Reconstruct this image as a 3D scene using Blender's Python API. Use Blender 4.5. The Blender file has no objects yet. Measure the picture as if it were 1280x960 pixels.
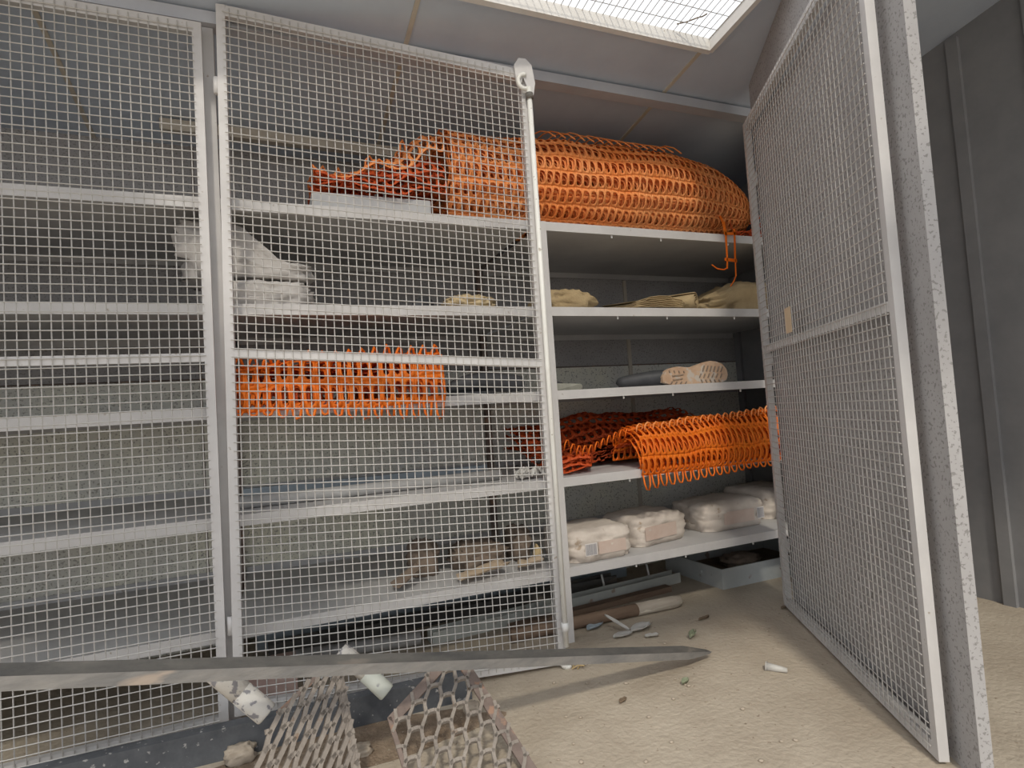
import bpy, math, random
import numpy as np
from mathutils import Vector, Matrix, noise

# ------------------------------------------------------------------ camera, world, sun, exposure
S = 0.85                                    # photo units -> metres
F_PX = 734.0
CAM = np.array([0.0, -2.3125, 1.0])
FWD = np.array([0.38255897, 0.92260005, 0.04957599])
RGT = np.array([0.92301047, -0.37923251, -0.06507206])
UPV = np.array([0.04123465, -0.07065306, 0.99664831])

scene = bpy.context.scene
col = scene.collection
cd = bpy.data.cameras.new('camera')
cam = bpy.data.objects.new('camera', cd)
col.objects.link(cam)
cd.sensor_fit = 'HORIZONTAL'
cd.sensor_width = 36.0
cd.lens = F_PX / 1280.0 * 36.0
cd.clip_start = 0.02
m = Matrix.Identity(4)
for i in range(3):
    m[i][0] = RGT[i]; m[i][1] = UPV[i]; m[i][2] = -FWD[i]; m[i][3] = CAM[i] * S
cam.matrix_world = m
scene.camera = cam

world = bpy.data.worlds.new('sky')
scene.world = world
world.use_nodes = True
bg = world.node_tree.nodes['Background']
bg.inputs['Color'].default_value = (0.93, 0.96, 1.0, 1)
bg.inputs['Strength'].default_value = 1.25

sun_d = bpy.data.lights.new('sun', 'SUN')
sun_d.energy = 1.7
sun_d.angle = math.radians(5.0)
sun_d.color = (1.0, 0.93, 0.80)
sun = bpy.data.objects.new('sun', sun_d)
col.objects.link(sun)
sun.location = (0, -4, 6)
sun.rotation_euler = Vector((0.36, 0.95, -1.0)).to_track_quat('-Z', 'Y').to_euler()

scene.view_settings.view_transform = 'Standard'
scene.view_settings.look = 'None'
scene.view_settings.gamma = 1.0
scene.view_settings.use_curve_mapping = False
scene.view_settings.exposure = 0.08

random.seed(7)

# ------------------------------------------------------------------ pixels to places (all in photo units)
def ray(x, y):
    return FWD + RGT * (x - 640.0) / F_PX - UPV * (y - 480.0) / F_PX
def atY(x, y, Y):
    d = ray(x, y); t = (Y - CAM[1]) / d[1]; return CAM + d * t
def atZ(x, y, Z):
    d = ray(x, y); t = (Z - CAM[2]) / d[2]; return CAM + d * t
def atP(x, y, P0, N):
    d = ray(x, y); t = np.dot(np.array(P0) - CAM, N) / np.dot(d, N); return CAM + d * t
def nz(x, y, z, f=1.0, seed=0.0):
    return noise.noise(Vector((x * f + seed * 13.7, y * f - seed * 7.1, z * f + seed * 3.3)))
def unit(a):
    a = np.array(a, float); return a / np.linalg.norm(a)
def sm(t, a=0.0, b=1.0):
    t = min(1, max(0, (t - a) / (b - a))); return t * t * (3 - 2 * t)

# ------------------------------------------------------------------ materials
def mat(name, c1, c2=None, scale=8.0, rough=0.7, metal=0.0, bump=0.0, bscale=40.0, spots=None, spot_scale=30.0, spot_cut=0.62,
        trans=0.0, stretch=None, spec=0.4):
    M = bpy.data.materials.new(name); M.use_nodes = True
    nt = M.node_tree; N = nt.nodes; L = nt.links
    b = N['Principled BSDF']
    b.inputs['Roughness'].default_value = rough
    b.inputs['Metallic'].default_value = metal
    b.inputs['Specular IOR Level'].default_value = spec
    tc = N.new('ShaderNodeTexCoord'); mp = N.new('ShaderNodeMapping')
    L.new(tc.outputs['Object'], mp.inputs['Vector'])
    if stretch: mp.inputs['Scale'].default_value = stretch
    n1 = N.new('ShaderNodeTexNoise'); n1.inputs['Scale'].default_value = scale; n1.inputs['Detail'].default_value = 6.0
    n1.inputs['Roughness'].default_value = 0.65
    L.new(mp.outputs['Vector'], n1.inputs['Vector'])
    r = N.new('ShaderNodeValToRGB')
    r.color_ramp.elements[0].position = 0.32; r.color_ramp.elements[1].position = 0.68
    r.color_ramp.elements[0].color = (*c1, 1); r.color_ramp.elements[1].color = (*(c2 or c1), 1)
    L.new(n1.outputs['Fac'], r.inputs['Fac'])
    out = r.outputs['Color']
    if spots:
        n2 = N.new('ShaderNodeTexNoise'); n2.inputs['Scale'].default_value = spot_scale; n2.inputs['Detail'].default_value = 4.0
        L.new(mp.outputs['Vector'], n2.inputs['Vector'])
        r2 = N.new('ShaderNodeValToRGB')
        r2.color_ramp.elements[0].position = spot_cut; r2.color_ramp.elements[1].position = spot_cut + 0.05
        L.new(n2.outputs['Fac'], r2.inputs['Fac'])
        mx = N.new('ShaderNodeMixRGB')
        L.new(r2.outputs['Color'], mx.inputs['Fac']); L.new(out, mx.inputs['Color1'])
        mx.inputs['Color2'].default_value = (*spots, 1)
        out = mx.outputs['Color']
    L.new(out, b.inputs['Base Color'])
    if bump:
        n3 = N.new('ShaderNodeTexNoise'); n3.inputs['Scale'].default_value = bscale; n3.inputs['Detail'].default_value = 7.0
        L.new(mp.outputs['Vector'], n3.inputs['Vector'])
        bp = N.new('ShaderNodeBump'); bp.inputs['Strength'].default_value = bump; bp.inputs['Distance'].default_value = 0.01
        L.new(n3.outputs['Fac'], bp.inputs['Height']); L.new(bp.outputs['Normal'], b.inputs['Normal'])
    if trans:
        t = N.new('ShaderNodeBsdfTranslucent'); L.new(out, t.inputs['Color'])
        ms = N.new('ShaderNodeMixShader'); ms.inputs['Fac'].default_value = trans
        L.new(b.outputs['BSDF'], ms.inputs[1]); L.new(t.outputs['BSDF'], ms.inputs[2])
        L.new(ms.outputs['Shader'], N['Material Output'].inputs['Surface'])
    return M

M = {}
M['concrete'] = mat('dusty_concrete', (0.37, 0.31, 0.24), (0.49, 0.425, 0.34), 3.0, 0.95, bump=0.5, bscale=60, spots=(0.26, 0.205, 0.15), spot_scale=55, spot_cut=0.67)
M['grey_paint'] = mat('pale_grey_paint', (0.52, 0.50, 0.49), (0.62, 0.60, 0.585), 5.0, 0.55, bump=0.05, spots=(0.36, 0.31, 0.26), spot_scale=40, spot_cut=0.70)
M['shelf_paint'] = mat('grey_shelf_enamel', (0.46, 0.45, 0.45), (0.56, 0.55, 0.54), 4.0, 0.6, bump=0.05, spots=(0.30, 0.24, 0.19), spot_scale=18, spot_cut=0.72)
M['wire'] = mat('galvanised_wire', (0.50, 0.48, 0.45), (0.60, 0.58, 0.55), 14.0, 0.5, 0.15)
M['rod_paint'] = mat('cream_rod_paint', (0.72, 0.70, 0.65), (0.80, 0.79, 0.74), 9.0, 0.45, spots=(0.40, 0.36, 0.30), spot_scale=50, spot_cut=0.68)
M['wall_metal'] = mat('speckled_grey_sheet', (0.34, 0.325, 0.32), (0.42, 0.405, 0.40), 3.0, 0.75, spots=(0.24, 0.23, 0.22), spot_scale=130, spot_cut=0.57)
M['wall_lit'] = mat('speckled_sheet_painted_light', (0.68, 0.67, 0.64), (0.85, 0.82, 0.68), 2.2, 0.75, spots=(0.42, 0.40, 0.34), spot_scale=120, spot_cut=0.58)  # paler copy of the grey sheet, sun and bounce light painted in
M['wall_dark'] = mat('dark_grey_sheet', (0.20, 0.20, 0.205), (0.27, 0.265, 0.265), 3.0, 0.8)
M['dirt'] = mat('loose_brown_dirt', (0.15, 0.105, 0.07), (0.30, 0.23, 0.165), 16.0, 0.98, bump=0.6, bscale=120, spots=(0.46, 0.40, 0.32), spot_scale=60, spot_cut=0.66)
M['strip'] = mat('beige_seam_strip', (0.52, 0.46, 0.38), (0.60, 0.55, 0.47), 9.0, 0.7)
M['roof'] = mat('grey_roof_sheet', (0.48, 0.54, 0.64), (0.57, 0.63, 0.72), 2.5, 0.65)
M['header'] = mat('grey_lintel_paint', (0.45, 0.46, 0.50), (0.53, 0.54, 0.57), 5.0, 0.6)
M['frame_white'] = mat('off_white_frame_paint', (0.66, 0.64, 0.61), (0.76, 0.74, 0.71), 8.0, 0.6, spots=(0.42, 0.36, 0.30), spot_scale=30, spot_cut=0.70)
M['orange'] = mat('orange_plastic', (0.95, 0.19, 0.012), (1.0, 0.27, 0.025), 7.0, 0.5, trans=0.25)
M['orange_dusty'] = mat('dusty_orange_plastic', (1.0, 0.29, 0.055), (1.0, 0.45, 0.17), 4.0, 0.55, trans=0.2)
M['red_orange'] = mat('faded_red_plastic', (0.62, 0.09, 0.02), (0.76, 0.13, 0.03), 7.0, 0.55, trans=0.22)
M['canvas'] = mat('tan_canvas', (0.33, 0.24, 0.13), (0.45, 0.34, 0.19), 9.0, 0.95, bump=0.35, bscale=150, spots=(0.30, 0.22, 0.13), spot_scale=16, spot_cut=0.68)
M['suede'] = mat('yellow_suede', (0.52, 0.39, 0.22), (0.63, 0.50, 0.31), 16.0, 0.95, bump=0.3, bscale=90)
M['tarp'] = mat('grey_white_sackcloth', (0.45, 0.42, 0.40), (0.58, 0.55, 0.52), 6.0, 0.85, bump=0.2, bscale=70, spots=(0.34, 0.29, 0.25), spot_scale=12, spot_cut=0.68)
M['bag'] = mat('paper_sack', (0.53, 0.46, 0.40), (0.66, 0.59, 0.52), 9.0, 0.85, bump=0.25, bscale=45, spots=(0.40, 0.31, 0.23), spot_scale=14, spot_cut=0.68)
M['bag_print'] = mat('faded_pink_print', (0.56, 0.42, 0.35), (0.62, 0.51, 0.44), 14.0, 0.85)
M['bag_print_grey'] = mat('pale_print_panel', (0.66, 0.62, 0.60), (0.72, 0.68, 0.65), 20.0, 0.85)
M['ink'] = mat('grey_ink', (0.30, 0.29, 0.30), (0.36, 0.35, 0.36), 20.0, 0.8)
M['rubber'] = mat('black_rubber', (0.035, 0.037, 0.042), (0.07, 0.07, 0.075), 9.0, 0.55, bump=0.1)
M['teal_rubber'] = mat('blue_grey_rubber', (0.12, 0.17, 0.18), (0.19, 0.24, 0.24), 12.0, 0.65)
M['sole'] = mat('gum_sole', (0.44, 0.28, 0.18), (0.56, 0.40, 0.28), 14.0, 0.8, spots=(0.50, 0.44, 0.38), spot_scale=22, spot_cut=0.56)
M['sole_dark'] = mat('sole_tread_grime', (0.22, 0.17, 0.13), (0.32, 0.25, 0.19), 30.0, 0.9)
M['grey_rubber'] = mat('grey_green_sole', (0.25, 0.25, 0.21), (0.34, 0.33, 0.28), 20.0, 0.8)
M['steel_dark'] = mat('weathered_dark_steel', (0.07, 0.068, 0.066), (0.15, 0.14, 0.125), 12.0, 0.7, 0.2, bump=0.25, bscale=60, spots=(0.20, 0.175, 0.15), spot_scale=12, spot_cut=0.64, stretch=(0.35, 1.0, 1.5))
M['steel_bar'] = mat('scraped_bar_steel', (0.15, 0.145, 0.14), (0.28, 0.26, 0.235), 14.0, 0.65, 0.2, bump=0.25, bscale=60, spots=(0.38, 0.31, 0.25), spot_scale=9, spot_cut=0.62, stretch=(0.35, 1.0, 1.5))
M['expanded'] = mat('dusty_rusty_steel', (0.22, 0.19, 0.165), (0.33, 0.29, 0.25), 16.0, 0.85, 0.1, bump=0.3, bscale=70, spots=(0.24, 0.17, 0.12), spot_scale=22, spot_cut=0.66)
M['rust_dark'] = mat('dark_rusty_flange', (0.15, 0.115, 0.10), (0.26, 0.20, 0.17), 14.0, 0.85, 0.1, bump=0.2, spots=(0.32, 0.20, 0.14), spot_scale=18, spot_cut=0.6)
M['peeling'] = mat('peeling_white_paint', (0.50, 0.47, 0.43), (0.60, 0.575, 0.53), 9.0, 0.75, bump=0.3, bscale=50, spots=(0.23, 0.22, 0.23), spot_scale=55, spot_cut=0.56)
M['pole_end'] = mat('pale_green_pole_paint', (0.46, 0.48, 0.43), (0.56, 0.575, 0.52), 9.0, 0.7, spots=(0.28, 0.28, 0.28), spot_scale=30, spot_cut=0.66)
M['navy'] = mat('worn_navy_paint', (0.06, 0.064, 0.072), (0.12, 0.125, 0.135), 10.0, 0.7, bump=0.15, spots=(0.36, 0.35, 0.34), spot_scale=60, spot_cut=0.64)
M['blue_grey'] = mat('blue_grey_profile_paint', (0.27, 0.32, 0.36), (0.36, 0.41, 0.45), 8.0, 0.6, 0.1)
M['profile'] = mat('pale_green_grey_profile', (0.42, 0.43, 0.40), (0.52, 0.53, 0.49), 6.0, 0.65, spots=(0.35, 0.28, 0.22), spot_scale=14, spot_cut=0.68)
M['pipe'] = mat('dull_grey_pipe', (0.34, 0.335, 0.33), (0.43, 0.42, 0.41), 8.0, 0.6)
M['wood'] = mat('old_wood', (0.15, 0.10, 0.07), (0.25, 0.175, 0.125), 7.0, 0.9, bump=0.3, bscale=40, stretch=(0.4, 3.0, 3.0))
M['wood_grey'] = mat('greyed_wood', (0.33, 0.28, 0.23), (0.46, 0.41, 0.34), 9.0, 0.9, bump=0.3, bscale=40, stretch=(0.4, 3.0, 3.0), spots=(0.62, 0.57, 0.48), spot_scale=16, spot_cut=0.62)
M['tray'] = mat('grey_tray_metal', (0.33, 0.35, 0.35), (0.43, 0.44, 0.43), 6.0, 0.6, spots=(0.24, 0.2, 0.17), spot_scale=14, spot_cut=0.66)
M['slab'] = mat('grey_foam_slab', (0.42, 0.42, 0.43), (0.50, 0.50, 0.50), 8.0, 0.8)
M['pink'] = mat('pink_brown_card', (0.52, 0.36, 0.32), (0.60, 0.44, 0.39), 8.0, 0.85)
M['litter'] = mat('brown_rag', (0.15, 0.115, 0.09), (0.27, 0.205, 0.155), 14.0, 0.95, bump=0.3)
M['card'] = mat('torn_cardboard', (0.42, 0.32, 0.22), (0.52, 0.41, 0.30), 12.0, 0.9)
M['leaf'] = mat('dry_leaf', (0.55, 0.40, 0.20), (0.66, 0.52, 0.30), 12.0, 0.85, trans=0.2)
M['leaf_dark'] = mat('dark_dry_leaf', (0.14, 0.10, 0.07), (0.22, 0.16, 0.10), 12.0, 0.9)
M['green'] = mat('grey_green_weed', (0.20, 0.23, 0.15), (0.30, 0.32, 0.22), 12.0, 0.9)
M['film'] = mat('dirty_white_plastic', (0.60, 0.58, 0.54), (0.72, 0.70, 0.66), 12.0, 0.4, trans=0.25)
M['stone'] = mat('pale_stone', (0.36, 0.30, 0.235), (0.48, 0.41, 0.33), 14.0, 0.95, bump=0.3)
M['sticker'] = mat('yellowed_sticker', (0.66, 0.50, 0.33), (0.72, 0.58, 0.40), 12.0, 0.7)
M['bolt'] = mat('white_bolt_zinc', (0.70, 0.69, 0.67), (0.78, 0.77, 0.75), 20.0, 0.45)

# ------------------------------------------------------------------ mesh helpers
class MB:
    def __init__(s): s.v = []; s.f = []
    def add(s, vs, fs):
        o = len(s.v); s.v += [tuple(map(float, p)) for p in vs]; s.f += [tuple(i + o for i in f) for f in fs]
    def box(s, x0, x1, y0, y1, z0, z1):
        s.add([(x0,y0,z0),(x1,y0,z0),(x1,y1,z0),(x0,y1,z0),(x0,y0,z1),(x1,y0,z1),(x1,y1,z1),(x0,y1,z1)],
              [(0,3,2,1),(4,5,6,7),(0,1,5,4),(1,2,6,5),(2,3,7,6),(3,0,4,7)])
        return s
    def hexa(s, a, b):          # two quads (bottom ring a, top ring b)
        s.add(list(a) + list(b), [(3,2,1,0),(4,5,6,7),(0,1,5,4),(1,2,6,5),(2,3,7,6),(3,0,4,7)]); return s
    def bar(s, p0, p1, side, w, h, off=0.0):   # rectangular bar from p0 to p1; side = direction of width
        p0 = np.array(p0, float); p1 = np.array(p1, float); ax = unit(p1 - p0)
        sd = np.array(side, float); sd = unit(sd - ax * np.dot(sd, ax)); up = np.cross(ax, sd)
        q = lambda p: [p - sd*w/2 - up*h/2, p + sd*w/2 - up*h/2, p + sd*w/2 + up*h/2, p - sd*w/2 + up*h/2]
        return s.hexa(q(p0), q(p1))
    def tube(s, pts, r, n=8, caps=True):
        pts = [np.array(p, float) for p in pts]; k = len(pts)
        rs = r if isinstance(r, (list, tuple)) else [r] * k
        vs = []; ref = None
        for i, p in enumerate(pts):
            t = unit(pts[min(i+1, k-1)] - pts[max(i-1, 0)])
            if ref is None:
                ref = np.array((0,0,1.0)) if abs(t[2]) < 0.9 else np.array((1.0,0,0))
            a = ref - t*np.dot(ref, t); a = unit(a); ref = a; b = np.cross(t, a)
            vs += [p + rs[i]*(math.cos(2*math.pi*j/n)*a + math.sin(2*math.pi*j/n)*b) for j in range(n)]
        fs = []
        for i in range(k-1):
            for j in range(n):
                fs.append((i*n+j, i*n+(j+1)%n, (i+1)*n+(j+1)%n, (i+1)*n+j))
        if caps:
            fs.append(tuple(range(n-1, -1, -1))); fs.append(tuple((k-1)*n+j for j in range(n)))
        s.add(vs, fs); return s
    def prism(s, poly, d):       # polygon of 3-d points pushed along vector d
        n = len(poly); d = np.array(d, float)
        a = [np.array(p, float) for p in poly]; b = [p + d for p in a]
        s.add(a + b, [tuple(range(n-1, -1, -1)), tuple(range(n, 2*n))] + [(i, (i+1)%n, n+(i+1)%n, n+i) for i in range(n)])
        return s
    def grid(s, fn, nu, nv, cu=False, cv=False):
        vs = [fn(i/(nu if cu else nu), j/(nv if cv else nv)) for i in range(nu if cu else nu+1) for j in range(nv if cv else nv+1)]
        W = nv if cv else nv+1; U = nu if cu else nu+1
        fs = []
        for i in range(nu):
            for j in range(nv):
                a = i*W+j; b = ((i+1)%U)*W+j; c = ((i+1)%U)*W+(j+1)%W; d = i*W+(j+1)%W
                fs.append((a, b, c, d))
        s.add(vs, fs); return s
    def build(s, name, material, parent=None, smooth=False, solid=0.0):
        me = bpy.data.meshes.new(name)
        loc = np.array(parent['_l']) if parent is not None else np.zeros(3)
        me.from_pydata([((p[0]-loc[0])*S, (p[1]-loc[1])*S, (p[2]-loc[2])*S) for p in s.v], [], s.f)
        import bmesh
        bm = bmesh.new(); bm.from_mesh(me); bmesh.ops.recalc_face_normals(bm, faces=bm.faces); bm.to_mesh(me); bm.free()
        me.materials.append(M[material])
        if smooth:
            for p in me.polygons: p.use_smooth = True
        o = bpy.data.objects.new(name, me); col.objects.link(o)
        if parent is not None:
            o.parent = parent; o['_l'] = list(parent['_l'])
        else: o['_l'] = [0.0, 0.0, 0.0]
        if solid:
            md = o.modifiers.new('thickness', 'SOLIDIFY'); md.thickness = solid * S; md.offset = 0
        return o

class Loops(MB):                      # every tube becomes a part of its own
    def __init__(s): s.items = []
    def tube(s, *a):
        m_ = MB(); m_.tube(*a); s.items.append(m_); return s
    def build(s, name, *a):
        return [m_.build(name, *a) for m_ in s.items]
def thing(name, label, cat, loc=(0,0,0), group=None):
    o = bpy.data.objects.new(name, None); col.objects.link(o)
    o.empty_display_size = 0.05
    o.location = [c * S for c in loc]; o['_l'] = [float(c) for c in loc]
    o['label'] = label; o['category'] = cat
    if group: o['group'] = group
    return o
def tag(o, label, cat, group=None):
    o['label'] = label; o['category'] = cat
    if group: o['group'] = group
    return o
def rebase(o, loc=None):         # move a mesh's origin to its base
    me = o.data; n = len(me.vertices); a = np.empty(n*3); me.vertices.foreach_get('co', a); a = a.reshape(-1, 3)
    c = np.array([(a[:,0].min()+a[:,0].max())/2, (a[:,1].min()+a[:,1].max())/2, a[:,2].min()])
    me.vertices.foreach_set('co', (a - c).ravel()); me.update(); o.location = c; return o
def struct(o): o['kind'] = 'structure'; return o
def sempty(name):
    o = bpy.data.objects.new(name, None); col.objects.link(o); o['_l'] = [0.0,0.0,0.0]; o['kind'] = 'structure'; return o

# ------------------------------------------------------------------ setting
SHELF_Z = [1.8245, 1.4399, 1.0674, 0.6846, 0.2966]      # middle of each front lip
BACK = 0.85
def zr(Y): return 2.53 - 0.15 * Y                       # underside of the roof

MB().grid(lambda u, v: (-16 + 34*u, -20 + 21.2*v, 0.0), 4, 4)
fl = MB()
fl.box(-16, 18, -22, 1.2, -0.12, 0.0)
struct(fl.build('floor', 'concrete'))

wb = struct(MB().box(-1.75, 3.02, BACK + 0.012, BACK + 0.05, -0.02, zr(BACK) + 0.03).build('wall_back', 'rust_dark'))
edges = [-1.75, -0.30, 1.065, 2.13, 3.02]
for a, b in zip(edges[:-1], edges[1:]):
    MB().box(a + 0.006, b - 0.006, BACK, BACK + 0.012, 1.262, zr(BACK)).build('panel', 'wall_metal', wb)
    MB().box(a + 0.006, b - 0.006, BACK, BACK + 0.012, 0.0, 1.254).build('panel', 'wall_lit', wb)  # lower panels: light falling on the wall is put into their colour
MB().box(2.12, 2.142, BACK - 0.012, BACK, 0.0, 1.80).build('seam_strip', 'strip', wb)
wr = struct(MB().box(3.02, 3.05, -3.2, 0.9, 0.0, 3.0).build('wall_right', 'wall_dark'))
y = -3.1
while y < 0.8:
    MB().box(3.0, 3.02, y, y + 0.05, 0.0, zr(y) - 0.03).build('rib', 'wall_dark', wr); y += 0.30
wl = struct(MB().box(-1.78, -1.75, 0.0, 0.9, 0.0, zr(0)).build('wall_left', 'wall_metal'))

roof = sempty('ceiling')
SKX0, SKX1, SKY0, SKY1 = -0.66, 1.88, -2.62, -0.335
def roof_panel(x0, x1, y0, y1):
    t = 0.012
    b = [(x0,y0,zr(y0)), (x1,y0,zr(y0)), (x1,y1,zr(y1)), (x0,y1,zr(y1))]
    MB().hexa(b, [(p[0], p[1], p[2]+t) for p in b]).build('roof_panel', 'roof', roof)
for x0, x1 in [(-1.80, -0.70), (-0.70, 0.575), (0.575, 1.862), (1.862, 3.06)]:
    if x1 <= SKX0 + 0.01 or x0 >= SKX1 - 0.03:
        roof_panel(max(x0, SKX1) if x0 > 1.8 else x0, x1, -3.1, BACK + 0.05)
    else:
        roof_panel(x0, min(x1, SKX1), SKY1, BACK + 0.05)
        roof_panel(x0, min(x1, SKX1), -3.1, SKY0)
roof_panel(1.862, SKX1, SKY1, BACK + 0.05)
for xs in (-0.70, 0.575, 1.862):
    w = 0.009
    b = [(xs-w, SKY1, zr(SKY1)-0.006), (xs+w, SKY1, zr(SKY1)-0.006), (xs+w, BACK, zr(BACK)-0.006), (xs-w, BACK, zr(BACK)-0.006)]
    MB().hexa(b, [(p[0], p[1], p[2]+0.006) for p in b]).build('seam_strip', 'strip', roof)

pa_ = atY(200, 156, 0.64); pb_ = atY(640, 209, 0.64)
MB().bar(pa_, pb_, (0, 1, 0), 0.04, 0.05).build('purlin', 'strip', roof)
sky = sempty('window_1')
def fr(x0, x1, y0, y1):
    b = [(x0,y0,zr(y0)-0.035), (x1,y0,zr(y0)-0.035), (x1,y1,zr(y1)-0.035), (x0,y1,zr(y1)-0.035)]
    MB().hexa(b, [(p[0], p[1], p[2]+0.055) for p in b]).build('window_frame', 'frame_white', sky)
fr(SKX0, SKX1, SKY1 - 0.012, SKY1 + 0.012); fr(SKX0, SKX1, SKY0, SKY0 + 0.03)
fr(SKX1 - 0.012, SKX1 + 0.012, SKY0, SKY1); fr(SKX0 - 0.012, SKX0 + 0.012, SKY0, SKY1)
w = MB()
x = SKX0 + 0.03
while x < SKX1:
    w.tube([(x, SKY0, zr(SKY0)+0.016), (x, SKY1, zr(SKY1)+0.016)], 0.0022, 4, False); x += 0.032
y = SKY0 + 0.05
while y < SKY1:
    w.tube([(SKX0, y, zr(y)+0.020), (SKX1, y, zr(y)+0.020)], 0.0022, 4, False); y += 0.075
o = w.build('wire_mesh', 'wire', sky); o['kind'] = 'stuff'

hd = MB().box(-1.75, 3.0, -0.03, 0.035, 2.478, zr(0.03) - 0.002)
struct(hd.build('trim_1', 'header'))

# ------------------------------------------------------------------ shelving
def shelving(x0, x1, label, post_left=True, bolts=()):
    t = thing('shelving_unit', label, 'shelf', ((x0+x1)/2, 0.4, 0), 'bays of the grey metal shelving')
    for z in SHELF_Z:
        b = MB()
        b.box(x0, x1, 0.004, BACK - 0.015, z + 0.012, z + 0.018)
        s = b.build('shelf', 'shelf_paint', t)
        MB().box(x0, x1, 0.0, 0.004, z - 0.021, z + 0.019).build('front_lip', 'grey_paint', s)
        MB().box(x0, x1, BACK - 0.015, BACK - 0.011, z - 0.02, z + 0.05).build('back_lip', 'shelf_paint', s)
        MB().box(x0, x1, 0.004, 0.025, z - 0.021, z - 0.018).build('return_flange', 'shelf_paint', s)
        for bx in bolts:
            MB().tube([(bx, 0.012, z - 0.018), (bx, 0.012, z - 0.034)], 0.004, 6).build('bolt', 'bolt', s)
    return t
R0 = 1.185
sh_l = shelving(-0.135, 1.135, 'bay of grey metal shelving closed off by the ajar wire mesh gate')
sh_r = shelving(1.171, 2.98, 'open bay of grey metal shelving holding cement sacks and boots', bolts=(1.52, 1.80, 2.22))
sh_x = shelving(-1.73, -0.175, 'bay of grey metal shelving behind the fixed wire mesh fence')
def post(t, x0, x1, z1, m='grey_paint'):
    MB().box(x0, x1, -0.004, 0.034, 0.0, z1).build('post', m, t)
post(sh_l, 1.135, 1.171, 1.8435); post(sh_l, -0.175, -0.135, 2.476); post(sh_x, -1.75, -1.73, 2.476); post(sh_r, 2.98, 3.0, 1.84)
for xx in (1.135, -0.155):
    MB().box(xx - 0.015, xx + 0.015, BACK - 0.05, BACK - 0.016, 0.0, 1.9).build('rear_post', 'rust_dark', sh_l)

# ------------------------------------------------------------------ wire mesh leaves
def leaf(name, label, BL, BR, TL, TR, mid, n, cat='gate', pitch=0.0295, group=None, side_r=True):
    """four corners, mid = height fraction of the middle rail, n = unit normal towards the viewer"""
    BL, BR, TL, TR = [np.array(p, float) for p in (BL, BR, TL, TR)]; n = np.array(n, float)
    t = thing(name, label, cat, (BL + BR)/2, group)
    q = lambda u, v: (BL*(1-u) + BR*u)*(1-v) + (TL*(1-u) + TR*u)*v
    W = np.linalg.norm(BR-BL); H = np.linalg.norm(TL-BL); th = 0.026
    MB().bar(q(0,0), q(0,1), n, th, 0.030).build('stile', 'grey_paint', t)
    MB().bar(q(1,0), q(1,1), n, th, 0.030).build('stile', 'grey_paint', t)
    e = 0.0150/W; eh = 0.02/H
    MB().bar(q(e,eh), q(1-e,eh), n, th, 0.040).build('bottom_rail', 'grey_paint', t)
    MB().bar(q(e,1-eh), q(1-e,1-eh), n, th, 0.040).build('top_rail', 'grey_paint', t)
    MB().bar(q(e,mid), q(1-e,mid), n, th, 0.030).build('middle_rail', 'grey_paint', t)
    w = MB(); off = n*0.0155
    k = int(W/pitch)
    for i in range(1, k):
        w.tube([q(i/k, 0.004)+off, q(i/k, 0.996)+off], 0.0019, 4)
    k = int(H/pitch)
    for i in range(1, k):
        w.tube([q(0.006, i/k)+off*1.27, q(0.994, i/k)+off*1.27], 0.0019, 4)
    o = w.build('wire_mesh', 'wire', t); o['kind'] = 'stuff'
    return t, q
LP0 = np.array([-0.128, -0.055, 0.0]); LP1 = np.array([1.03, -0.187, 0.0])
ld = unit(LP1 - LP0); ln = np.array([ld[1], -ld[0], 0.0])          # towards the camera
lp = lambda x, y: atP(x, y, LP0, ln)
bl = lp(300, 893); bl[2] = max(bl[2], 0.012); br = lp(703, 838); br[2] = max(br[2], 0.012)
tl = lp(276, 8); tr = lp(653, 90)
gate, gq = leaf('mesh_gate', 'wire mesh gate standing ajar in front of the closed bay', bl, br, tl, tr, 0.493, ln)
# lock rod with its hooks, along the free stile
ro = ln*0.032 + ld*0.012
MB().tube([gq(1, 0.03)+ro, gq(1, 0.965)+ro], 0.0105, 10).build('lock_rod', 'rod_paint', gate, True)
def hook(c, s, name):
    g = MB(); pts = []
    for i in range(11):
        a = math.radians(-60 - 230*i/10)*1.0
        pts.append(c + ld*(0.026*math.cos(a)) + np.array((0,0,1))*(s*0.030*math.sin(a)))
    g.tube(pts, 0.0085, 8); return g.build(name, 'rod_paint', gate, True)
ct = gq(1, 0.975) + ro
hook(ct + np.array((0,0,0.0)) - ld*0.018, 1, 'cam_hook')
pl = [ct + ld*a + np.array((0,0,b)) - ln*0.004 for a, b in ((-0.05,0.0),(-0.055,0.07),(-0.035,0.10),(-0.005,0.10),(0.02,0.075),(0.03,0.0),(0.02,-0.05),(0.0,-0.06),(-0.008,-0.01),(-0.02,0.02),(-0.04,-0.03))]
MB().prism(pl, -ln*0.010).build('hook_plate', 'grey_paint', gate)
MB().tube([gq(1, 0.945)+ro, gq(1, 0.955)+ro], 0.016, 10).build('rod_collar', 'steel_dark', gate, True)
cb = gq(1, 0.0) + ro; cb[2] = 0.035
hook(cb, 1, 'cam_hook')
MB().tube([gq(1, 0.055)+ro, gq(1, 0.068)+ro], 0.015, 10).build('rod_collar', 'bolt', gate, True)
for v in (0.12, 0.88):
    c = gq(0, v) - ld*0.02
    MB().tube([c - np.array((0,0,0.03)), c + np.array((0,0,0.03))], 0.012, 8).build('hinge', 'grey_paint', gate, True)

# fixed panel further along
fx, _ = leaf('mesh_fence', 'fixed wire mesh fence beyond the hinge side of the ajar gate', (-1.72,-0.04,0.012), (-0.185,-0.04,0.012), (-1.72,-0.04,2.46), (-0.185,-0.04,2.46), 0.51, (0,-1,0), 'fence')

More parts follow.
